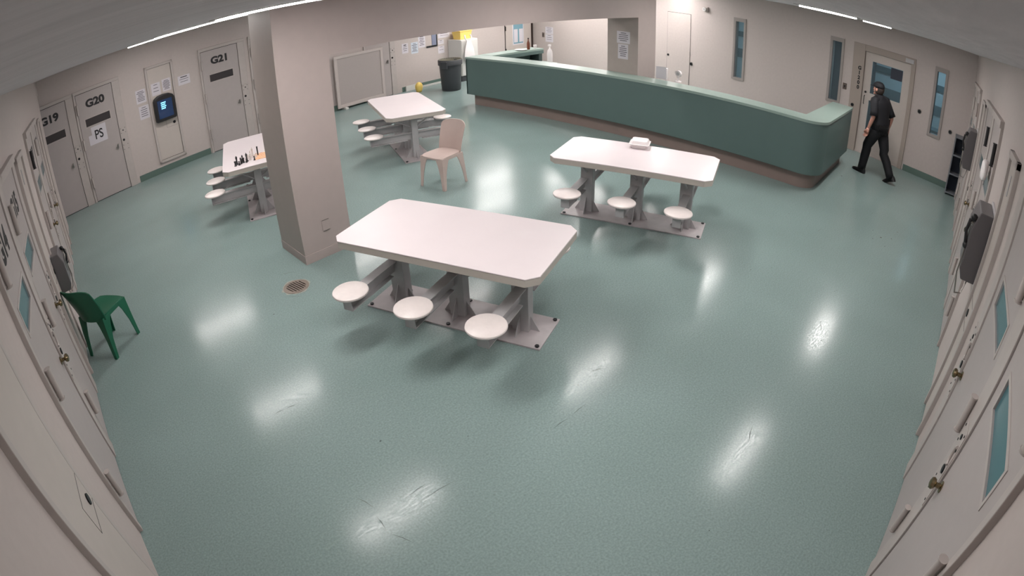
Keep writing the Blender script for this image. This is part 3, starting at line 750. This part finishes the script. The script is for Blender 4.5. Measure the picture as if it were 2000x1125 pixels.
# local -y is the way the chair faces; world facing angle = rot - 90deg
plastic_chair('plastic_chair', M_TAN, (5.08, 6.32, 0), math.radians(188+90), 'tan moulded plastic chair standing alone behind the first pillar', back_h=.83)
plastic_chair('plastic_chair', M_GREEN, (.385, 5.925, 0), math.radians(41+90), 'dark green moulded plastic chair against the cell wall', back_h=.80, back_w=.47, recline=.13)

# ------------------------------------------------------------------ waste bin, cabinet corner
t = empty('waste_bin', (9.47, 11.42, 0), math.radians(20))
MB().lathe([(0, 0), (.225, 0), (.235, .02), (.275, .70), (.275, .705), (.262, .705), (.262, .68), (.21, .03), (0, .03)], n=40).build('bin_body', M_BIN, t, smooth=True)
MB().lathe([(.276, .66), (.30, .66), (.302, .775), (.29, .79), (.268, .79), (.268, .66)], n=40).build('rim', M_BIN, t, smooth=True)
for s in (-1, 1):
    MB().box(s*.29-.03, s*.29+.03, -.09, .09, .58, .76).build('handle', M_BIN, t, bevel=.01)
MB().lathe([(.262, .60), (.285, .795), (.292, .80), (.27, .80), (.25, .60)], n=30).build('bin_liner', mat('clear_liner', (128, 124, 110), .4), t, smooth=True)
tag(t, 'tall round charcoal waste bin against the notice wall', 'waste bin')
t = on_wall('supply_cabinet', 'G', 10.6, 0, .0)
MB().box(-.30, .32, -.50, -.012, .16, 1.16).build('cabinet_body', M_HOUSING, t, bevel=.008)
MB().box(-.27, .29, -.46, -.03, 0, .16).build('plinth', M_BIN, t)
MB().box(-.29, .005, -.515, -.50, .19, 1.13).build('door', M_HOUSING, t, bevel=.003)
MB().box(.015, .31, -.515, -.50, .19, 1.13).build('door', M_HOUSING, t, bevel=.003)
tag(t, 'white supply cabinet on dark plinth behind the waste bin', 'cabinet')
t = on_wall('storage_box', 'G', 10.58, 1.16, .27)
MB().rings([[(-a, -b_, z), (a, -b_, z), (a, b_, z), (-a, b_, z)] for a, b_, z in ((.19, .13, 0), (.22, .16, .22))]).build('box_body', M_YEL, t, bevel=.01)
MB().box(-.23, .23, -.17, .17, .22, .24).build('rim', M_YEL, t, bevel=.005)
tag(t, 'yellow plastic box sitting on the white supply cabinet', 'box')
t = on_wall('plastic_bag', 'G', 10.5, .55, .52)
MB().rings([[(.20*s_*math.cos(2*PI*i/14)*(1+.12*math.sin(5*i)), -.07+.06*s_*math.sin(2*PI*i/14), z) for i in range(14)] for z, s_ in ((0, .4), (.03, .85), (.15, 1), (.35, .8), (.5, .5), (.58, .35))]).build('sack', M_BAG, t, smooth=True)
for s in (-1, 1): MB().tube([(s*.06, -.07, .56), (s*.12, -.06, .66), (s*.10, -.03, .74)], .018).build('handle', M_BAG, t, smooth=True)
tag(t, 'thin white plastic bag hanging from front of the supply cabinet', 'bag')
t = on_wall('dust_cloth', 'G', 8.86, 0, .42)
MB().rings([[(.085*s_*math.cos(2*PI*i/12)*(1+.15*math.sin(3*i)), .07*s_*math.sin(2*PI*i/12), z) for i in range(12)] for z, s_ in ((0, .75), (.05, .95), (.11, 1.1), (.17, 1.1), (.22, .8), (.25, .4))]).build('cloth', M_YEL, t, smooth='full')
tag(t, 'yellow bundle of cloth on the floor under the notices', 'cloth')
# low pale rail along the notice wall
t = on_wall('trim_2', 'G', 0); struct(t)
MB().box(8.75, 9.12, -.05, -.014, .0, .14).build('rail', M_HOUSING, t, bevel=.004)
MB().box(9.25, 10.2, -.04, -.014, .0, .05).build('rail', M_HOUSING, t, bevel=.004)

# freestanding grey screen before the far-left wall
t = on_wall('partition_screen', 'G', 7.34, 0, .12)
W_ = .70; H_ = 1.30
MB().box(-W_, W_, -.02, .02, .05, .13).box(-W_, W_, -.02, .02, H_-.07, H_).box(-W_, -W_+.08, -.02, .02, .13, H_-.07).box(W_-.08, W_, -.02, .02, .13, H_-.07).build('frame', M_WALL, t, bevel=.004)
MB().box(-W_+.08, W_-.08, -.006, .006, .13, H_-.07).build('mesh_panel', M_MESH, t)
for x in (-.5, .45): MB().box(x-.04, x+.04, -.09, .09, 0, .05).build('foot', M_HOUSING, t, bevel=.006)
tag(t, 'low grey framed screen panel standing against wall behind the tables', 'screen')

# corner shelf unit
t = empty('shelf_unit', (11.52, .165, 0), 0)
MSH = mat('shelf_grey', (118, 122, 128), .5)
cs = MB(); D_, W_, H_ = .32, .15, 1.12      # open towards -x
cs.box(-.16, .16, -.15, -.138, 0, H_).box(-.16, .16, .07, .085, 0, H_)
cs.box(.15, .16, -.15, .085, 0, H_)
cs.build('carcass', MSH, t)
for i, z in enumerate((.03, .39, .75, 1.09)): MB().box(-.158, .15, -.138, .07, z, z+.025).build('shelf', MSH, t)
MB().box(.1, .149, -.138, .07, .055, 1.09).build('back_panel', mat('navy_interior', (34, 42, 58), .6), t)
tag(t, 'narrow grey shelf unit with dark open cells in room corner', 'shelf')

# ------------------------------------------------------------------ floor drain and scuffs
t = empty('floor_drain', (2.365, 5.345, 0), math.radians(10)); t.scale = (1.35, 1.35, 1)
MB().rings([[(.112*math.cos(2*PI*k/20)*(1+.08*math.sin(3*k)), .112*math.sin(2*PI*k/20)*(1+.1*math.cos(5*k)), z) for k in range(20)] for z in (.0002, .0007)]).build('worn_patch', mat('worn_floor_patch', (146, 148, 140), .5, noise=.12, scale=40), t)
MB().lathe([(.075, .0), (.10, .0), (.10, .003), (.075, .004)], n=32).build('ring', mat('worn_drain_ring', (128, 116, 106), .5), t)
gr = MB()
for i in range(-3, 4):
    h_ = math.sqrt(max(.0, .075**2-(i*.02)**2)); gr.box(i*.02-.004, i*.02+.004, -h_, h_, .001, .004); gr.box(-h_, h_, i*.02-.003, i*.02+.003, .001, .0035)
gr.build('grate', M_RUST, t)
MB().lathe([(0, .0004), (.076, .0004), (.076, .0012), (0, .0012)], n=32).build('pit', M_GAP, t)
tag(t, 'round rusty floor drain at the foot of the pillar', 'drain')
# patched square around the drain and scuff marks belong to the floor
sm = mat('scuff_mark', (78, 92, 90), .5); b = MB()
def streak(b, p, q_, w_=.006):
    p, q_ = Vector((*p, .0006)), Vector((*q_, .0006)); d = (q_-p).normalized(); s = Vector((-d.y, d.x, 0))*w_/2
    mid = (p+q_)/2+s*2
    vs = [b.bm.verts.new(v) for v in (p, mid-s, q_, mid+s)]; b.bm.faces.new(vs)
SCUFFS = [((2.67, 2.31), (2.84, 2.30)), ((2.86, 2.30), (3.02, 2.30)), ((1.41, 2.755), (1.45, 2.60)), ((1.42, 2.56), (1.40, 2.42)), ((1.40, 2.40), (1.467, 2.24)), ((1.67, 2.543), (1.81, 2.54)), ((1.72, 2.46), (1.95, 2.44)),
          ((1.36, 3.79), (1.45, 3.79)), ((1.47, 3.785), (1.55, 3.77)), ((7.2, 1.9), (7.4, 1.88)), ((2.3, 5.75), (2.56, 5.60)), ((2.16, 5.28), (2.33, 5.12)), ((5.25, 1.28), (5.05, 1.2)), ((3.4, 1.2), (3.6, 1.26)), ((3.3, 2.5), (3.42, 2.44))]
for p, q_ in SCUFFS: streak(b, p, q_)
o = b.build('scuff_marks', sm, f)
b = MB(); rnd = random.Random(9)
for i in range(26):
    x, y, r = rnd.uniform(1, 9), rnd.uniform(1, 8), rnd.uniform(.004, .010)
    b.bm.faces.new([b.bm.verts.new((x+r*math.cos(k*1.05), y+r*math.sin(k*1.05)*.7, .0006)) for k in range(6)])
for x, y, r in [(7.85, 1.1, .02), (7.95, .95, .014), (7.7, 1.2, .012), (8.0, 1.25, .01), (8.3, .9, .012), (7.6, 1.0, .01), (10.0, 2.2, .025)]:
    b.bm.faces.new([b.bm.verts.new((x+r*math.cos(k*1.05), y+r*math.sin(k*1.05)*.7, .0006)) for k in range(6)])
b.build('floor_specks', mat('dark_speck', (52, 58, 58), .6), f)

# ------------------------------------------------------------------ the guard
def skin(name, pts, edges, m, parent, root=0, sub=2):
    me = bpy.data.meshes.new(name); me.from_pydata([p[:3] for p in pts], edges, []); me.materials.append(m)
    o = bpy.data.objects.new(name, me); COL.objects.link(o); o.parent = parent
    md = o.modifiers.new('skin', 'SKIN'); md.use_smooth_shade = True; md.branch_smoothing = .6
    if not me.skin_vertices:
        me.attributes  # layer is created by the modifier
    sv = me.skin_vertices[0].data
    for i, p in enumerate(pts):
        r = p[3]; sv[i].radius = (r if not hasattr(r, '__len__') else r[0], r if not hasattr(r, '__len__') else r[1]); sv[i].use_root = (i == root)
    s = o.modifiers.new('sub', 'SUBSURF'); s.levels = sub; s.render_levels = sub
    return o
def bake(o):
    dg = bpy.context.evaluated_depsgraph_get(); me = bpy.data.meshes.new_from_object(o.evaluated_get(dg)); mt = o.data.materials[0]
    o.modifiers.clear(); o.data = me; me.materials.clear(); me.materials.append(mt)
    for p in me.polygons: p.use_smooth = True
    return o
# local frame: faces +x, left side is +y
G = empty('person', (10.655, 1.73, 0), math.radians(64))
def chain(n0, n): return [(i, i+1) for i in range(n0, n0+n-1)]
# joints
pel = (0, 0, .93); che = (.05, 0, 1.25); nek = (.09, 0, 1.44)
sh = {1: (.055, .17, 1.385), -1: (.065, -.17, 1.385)}
el = {1: (.0, .245, 1.10), -1: (-.07, -.255, 1.11)}
wr = {1: (.08, .25, .85), -1: (-.01, -.265, .86)}
hp = {1: (.0, .09, .90), -1: (.0, -.09, .90)}
kn = {1: (.19, .09, .50), -1: (-.06, -.09, .50)}
an = {1: (.30, .09, .085), -1: (-.40, -.07, .16)}
kn[-1] = (-.12, -.08, .49); an[-1] = (-.36, -.07, .10)
an[1] = (.20, .08, .085); kn[1] = (.15, .09, .49)
def mid(a, b_, t_): return tuple(a[i]+(b_[i]-a[i])*t_ for i in range(3))
P_ = []; E_ = []
def add(p, r, link=None):
    P_.append((*p, r));
    if link is not None: E_.append((link, len(P_)-1))
    return len(P_)-1
r0 = add(pel, (.13, .10)); r1 = add((.025, 0, 1.10), (.115, .09), r0); r2 = add(che, (.13, .10), r1); r3 = add((.07, 0, 1.38), (.09, .07), r2)
r4 = add(nek, .056, r3); r5 = add((.105, 0, 1.49), .055, r4)
for s in (1, -1):
    a1 = add(sh[s], .055, r3); a2 = add(mid(sh[s], el[s], .5), .047, a1); a3 = add(el[s], .039, a2); a4 = add(mid(el[s], wr[s], .5), .036, a3); a5 = add(wr[s], (.026, .022), a4)
    l1 = add(hp[s], .085, r0); l2 = add(mid(hp[s], kn[s], .5), .075, l1); l3 = add(kn[s], .055, l2); l4 = add(mid(kn[s], an[s], .4), .052, l3); l5 = add(an[s], .036, l4)
body = bake(skin('body', P_, E_, M_SKIN, G, 0))
# head with face, joined onto the body mesh
hd = MB(); hc = Vector((.125, 0, 1.56))
rings = []
for i in range(1, 16):
    t_ = -PI/2+PI*i/16; rg = []
    for k in range(24):
        a_ = 2*PI*k/24; x = .098*math.cos(t_)*math.cos(a_); y = .076*math.cos(t_)*math.sin(a_); z = .118*math.sin(t_)
        if z < 0: x *= 1+.0; y *= 1+.9*z; x = x+.25*(-z)*max(0, math.cos(a_))*.35
        rg.append(hc+Vector((x, y, z)))
    rings.append(rg)
hd.rings(rings)
hd.prism_y([(hc.x+.088, hc.z+.02), (hc.x+.118, hc.z-.028), (hc.x+.085, hc.z-.035)], -.014, .014)
hd.sphere((hc.x+.096, 0, hc.z-.06), (.012, .026, .008), 6)
for s in (1, -1): hd.sphere((hc.x-.005, s*.078, hc.z-.01), (.02, .01, .032), 8)
hd.sphere((hc.x+.082, 0, hc.z-.098), (.022, .024, .018), 8)
tmp = hd.build('head_tmp', M_SKIN, None, smooth='full')
# hands
def hand(wp_, dirv, side, nrm):
    d = Vector(dirv).normalized(); n = Vector(nrm).normalized(); a_ = d.cross(n).normalized()*side; b = MB(); wv = Vector(wp_)
    b.rings([[wv+d*t_+a_*x*w1+n*y*h1 for x, y in ((-1, -.6), (-.5, -1), (.5, -1), (1, -.6), (1, .6), (.5, 1), (-.5, 1), (-1, .6))] for t_, w1, h1 in ((-.02, .024, .02), (.03, .034, .018), (.09, .04, .014))])
    for i, (o_, L_) in enumerate(((-.030, .062), (-.010, .072), (.011, .068), (.031, .052))):
        p0 = wv+d*.082+a_*o_; p1 = p0+d*L_*.45-n*.006; p2 = p1+d*L_*.35-n*.02; p3 = p2+d*L_*.1-n*.022
        b.tube([p0, p1, p2, p3], [.0095, .009, .008, .006], n=8)
    p0 = wv+d*.03-a_*.028; b.tube([p0, p0+d*.03-a_*.018-n*.006, p0+d*.06-a_*.02-n*.014], [.011, .010, .007], n=8)
    return b.build('hand_tmp', M_SKIN, None, smooth='full')
tm = [tmp]
for s in (1, -1):
    dv = Vector(wr[s])-Vector(el[s]); tm.append(hand(wr[s], dv+Vector((0, 0, -.12)), s, (0, -s, 0)))
bmj = bmesh.new(); bmj.from_mesh(body.data)
for o in tm:
    bmj.from_mesh(o.data); bpy.data.objects.remove(o)
bmj.to_mesh(body.data); bmj.free()
for p in body.data.polygons: p.use_smooth = True
for s in (1, -1): MB().sphere((hc.x+.083, s*.03, hc.z+.008), .011, 6).build('eye', M_BLACK, G, smooth='full')
# shirt
def ell(c, rx, ry, n=28, sq=1.0):
    return [(c[0]+rx*math.copysign(abs(math.cos(2*PI*k/n))**sq, math.cos(2*PI*k/n)), c[1]+ry*math.copysign(abs(math.sin(2*PI*k/n))**sq, math.sin(2*PI*k/n)), c[2]) for k in range(n)]
b = MB()
b.rings([ell((0, 0, .865), .150, .200), ell((.0, 0, .93), .152, .196), ell((.015, 0, 1.02), .148, .188), ell((.03, 0, 1.12), .150, .200), ell((.045, 0, 1.24), .158, .222),
         ell((.055, 0, 1.33), .150, .232, sq=.85), ell((.06, 0, 1.385), .128, .222, sq=.85), ell((.066, 0, 1.425), .10, .165), ell((.075, 0, 1.455), .078, .095), ell((.082, 0, 1.475), .066, .068)])
for s in (1, -1):
    S_ = Vector(sh[s]); E2 = Vector(el[s]); W2 = Vector(wr[s])
    b.tube([S_+Vector((0, -s*.05, .0)), S_+Vector((0, s*.005, -.01)), S_.lerp(E2, .35), S_.lerp(E2, .7), E2+(E2-S_)*-.02], [.075, .082, .076, .072, .072], n=18)
b.build('shirt', M_UNI, G, smooth='full')
# trousers
b = MB()
b.rings([ell((0, 0, .80), .135, .17), ell((0, 0, .86), .145, .185), ell((0, 0, .95), .140, .184)])
for s in (1, -1):
    H2 = Vector(hp[s]); K2 = Vector(kn[s]); A2 = Vector(an[s])
    b.tube([H2+Vector((0, 0, .03)), H2+Vector((0, 0, -.06)), H2.lerp(K2, .5), K2+Vector((0, 0, .04)), K2+Vector((0, 0, -.04)), K2.lerp(A2, .4), K2.lerp(A2, .8), A2+(K2-A2)*.0], [.10, .112, .102, .086, .082, .080, .074, .074], n=20)
b.build('trousers', M_TRO, G, smooth='full')
for s in (1, -1):
    a_ = Vector(an[s]); b = MB(); pitch = .0 if s > 0 else .42; rr = []
    for x, wd, z0, z1 in ((-.085, .025, .0, .07), (-.07, .036, .0, .10), (0, .042, .0, .10), (.08, .046, .0, .07), (.14, .046, 0, .055), (.185, .032, .005, .04), (.20, .012, .01, .03)):
        rr.append([(x, -wd, z0), (x, wd, z0), (x, wd*.9, z0+(z1-z0)*.6), (x, wd*.5, z1), (x, -wd*.5, z1), (x, -wd*.9, z0+(z1-z0)*.6)])
    o = b.rings(rr).build('shoe', M_LEATHER, G, smooth=True)
    if s > 0: o.location = (a_.x, a_.y, 0)
    else: o.location = (a_.x-.035, a_.y, .052); o.rotation_euler = (0, pitch, 0)
# hair, cap, belt kit
hb = MB(); rings = []
for i in range(4, 16):
    t_ = -PI/2+PI*i/16; rg = []
    for k in range(24):
        a_ = 2*PI*k/24; c_ = math.cos(a_); e = 1.07 if c_ < .35 else .93
        rg.append(hc+Vector((.098*math.cos(t_)*c_*e-.004, .076*math.cos(t_)*math.sin(a_)*e, .118*math.sin(t_)*1.03)))
    rings.append(rg)
hb.rings(rings).build('hair', M_HAIR, G, smooth='full')
cb = MB(); cb.rings([[hc+Vector((.106*s_*math.cos(2*PI*k/24), .086*s_*math.sin(2*PI*k/24), z)) for k in range(24)] for z, s_ in ((.028, 1.02), (.06, 1.03), (.10, .88), (.125, .6), (.136, .2))])
cb.build('cap_crown', M_UNI, G, smooth='full')
MB().rings([[hc+Vector((.09, -.06, .036)), hc+Vector((.13, -.065, .034)), hc+Vector((.175, -.03, .024)), hc+Vector((.182, 0, .022)), hc+Vector((.175, .03, .024)), hc+Vector((.13, .065, .034)), hc+Vector((.09, .06, .036))],
            [hc+Vector((.09, -.06, .044)), hc+Vector((.13, -.065, .042)), hc+Vector((.175, -.03, .030)), hc+Vector((.182, 0, .028)), hc+Vector((.175, .03, .030)), hc+Vector((.13, .065, .042)), hc+Vector((.09, .06, .044))]]).build('cap_peak', M_UNI, G)
MB().rings([[(.158*math.cos(2*PI*k/28), .203*math.sin(2*PI*k/28), z) for k in range(28)] for z in (.925, .975)]).build('belt', M_LEATHER, G, smooth=True)
MB().box(-.06, .0, -.235, -.175, .90, 1.07).build('radio', M_BLACK, G, bevel=.008)
MB().box(-.05, .03, -.225, -.165, .74, .93).build('holster', M_LEATHER, G, bevel=.012)
MB().box(-.10, -.04, .165, .205, .88, .97).build('pouch', M_LEATHER, G, bevel=.008)
MB().rings([[(.08+.055*math.cos(2*PI*k/16), .055*math.sin(2*PI*k/16), z) for k in range(16)] for z in (1.445, 1.475)]).build('collar', mat('white_undershirt', (170, 165, 165), .7), G, smooth=True)
G.scale = (1.05, 1.07, 1.0)
tag(G, 'person in black uniform and cap walking toward the visitor door', 'person')
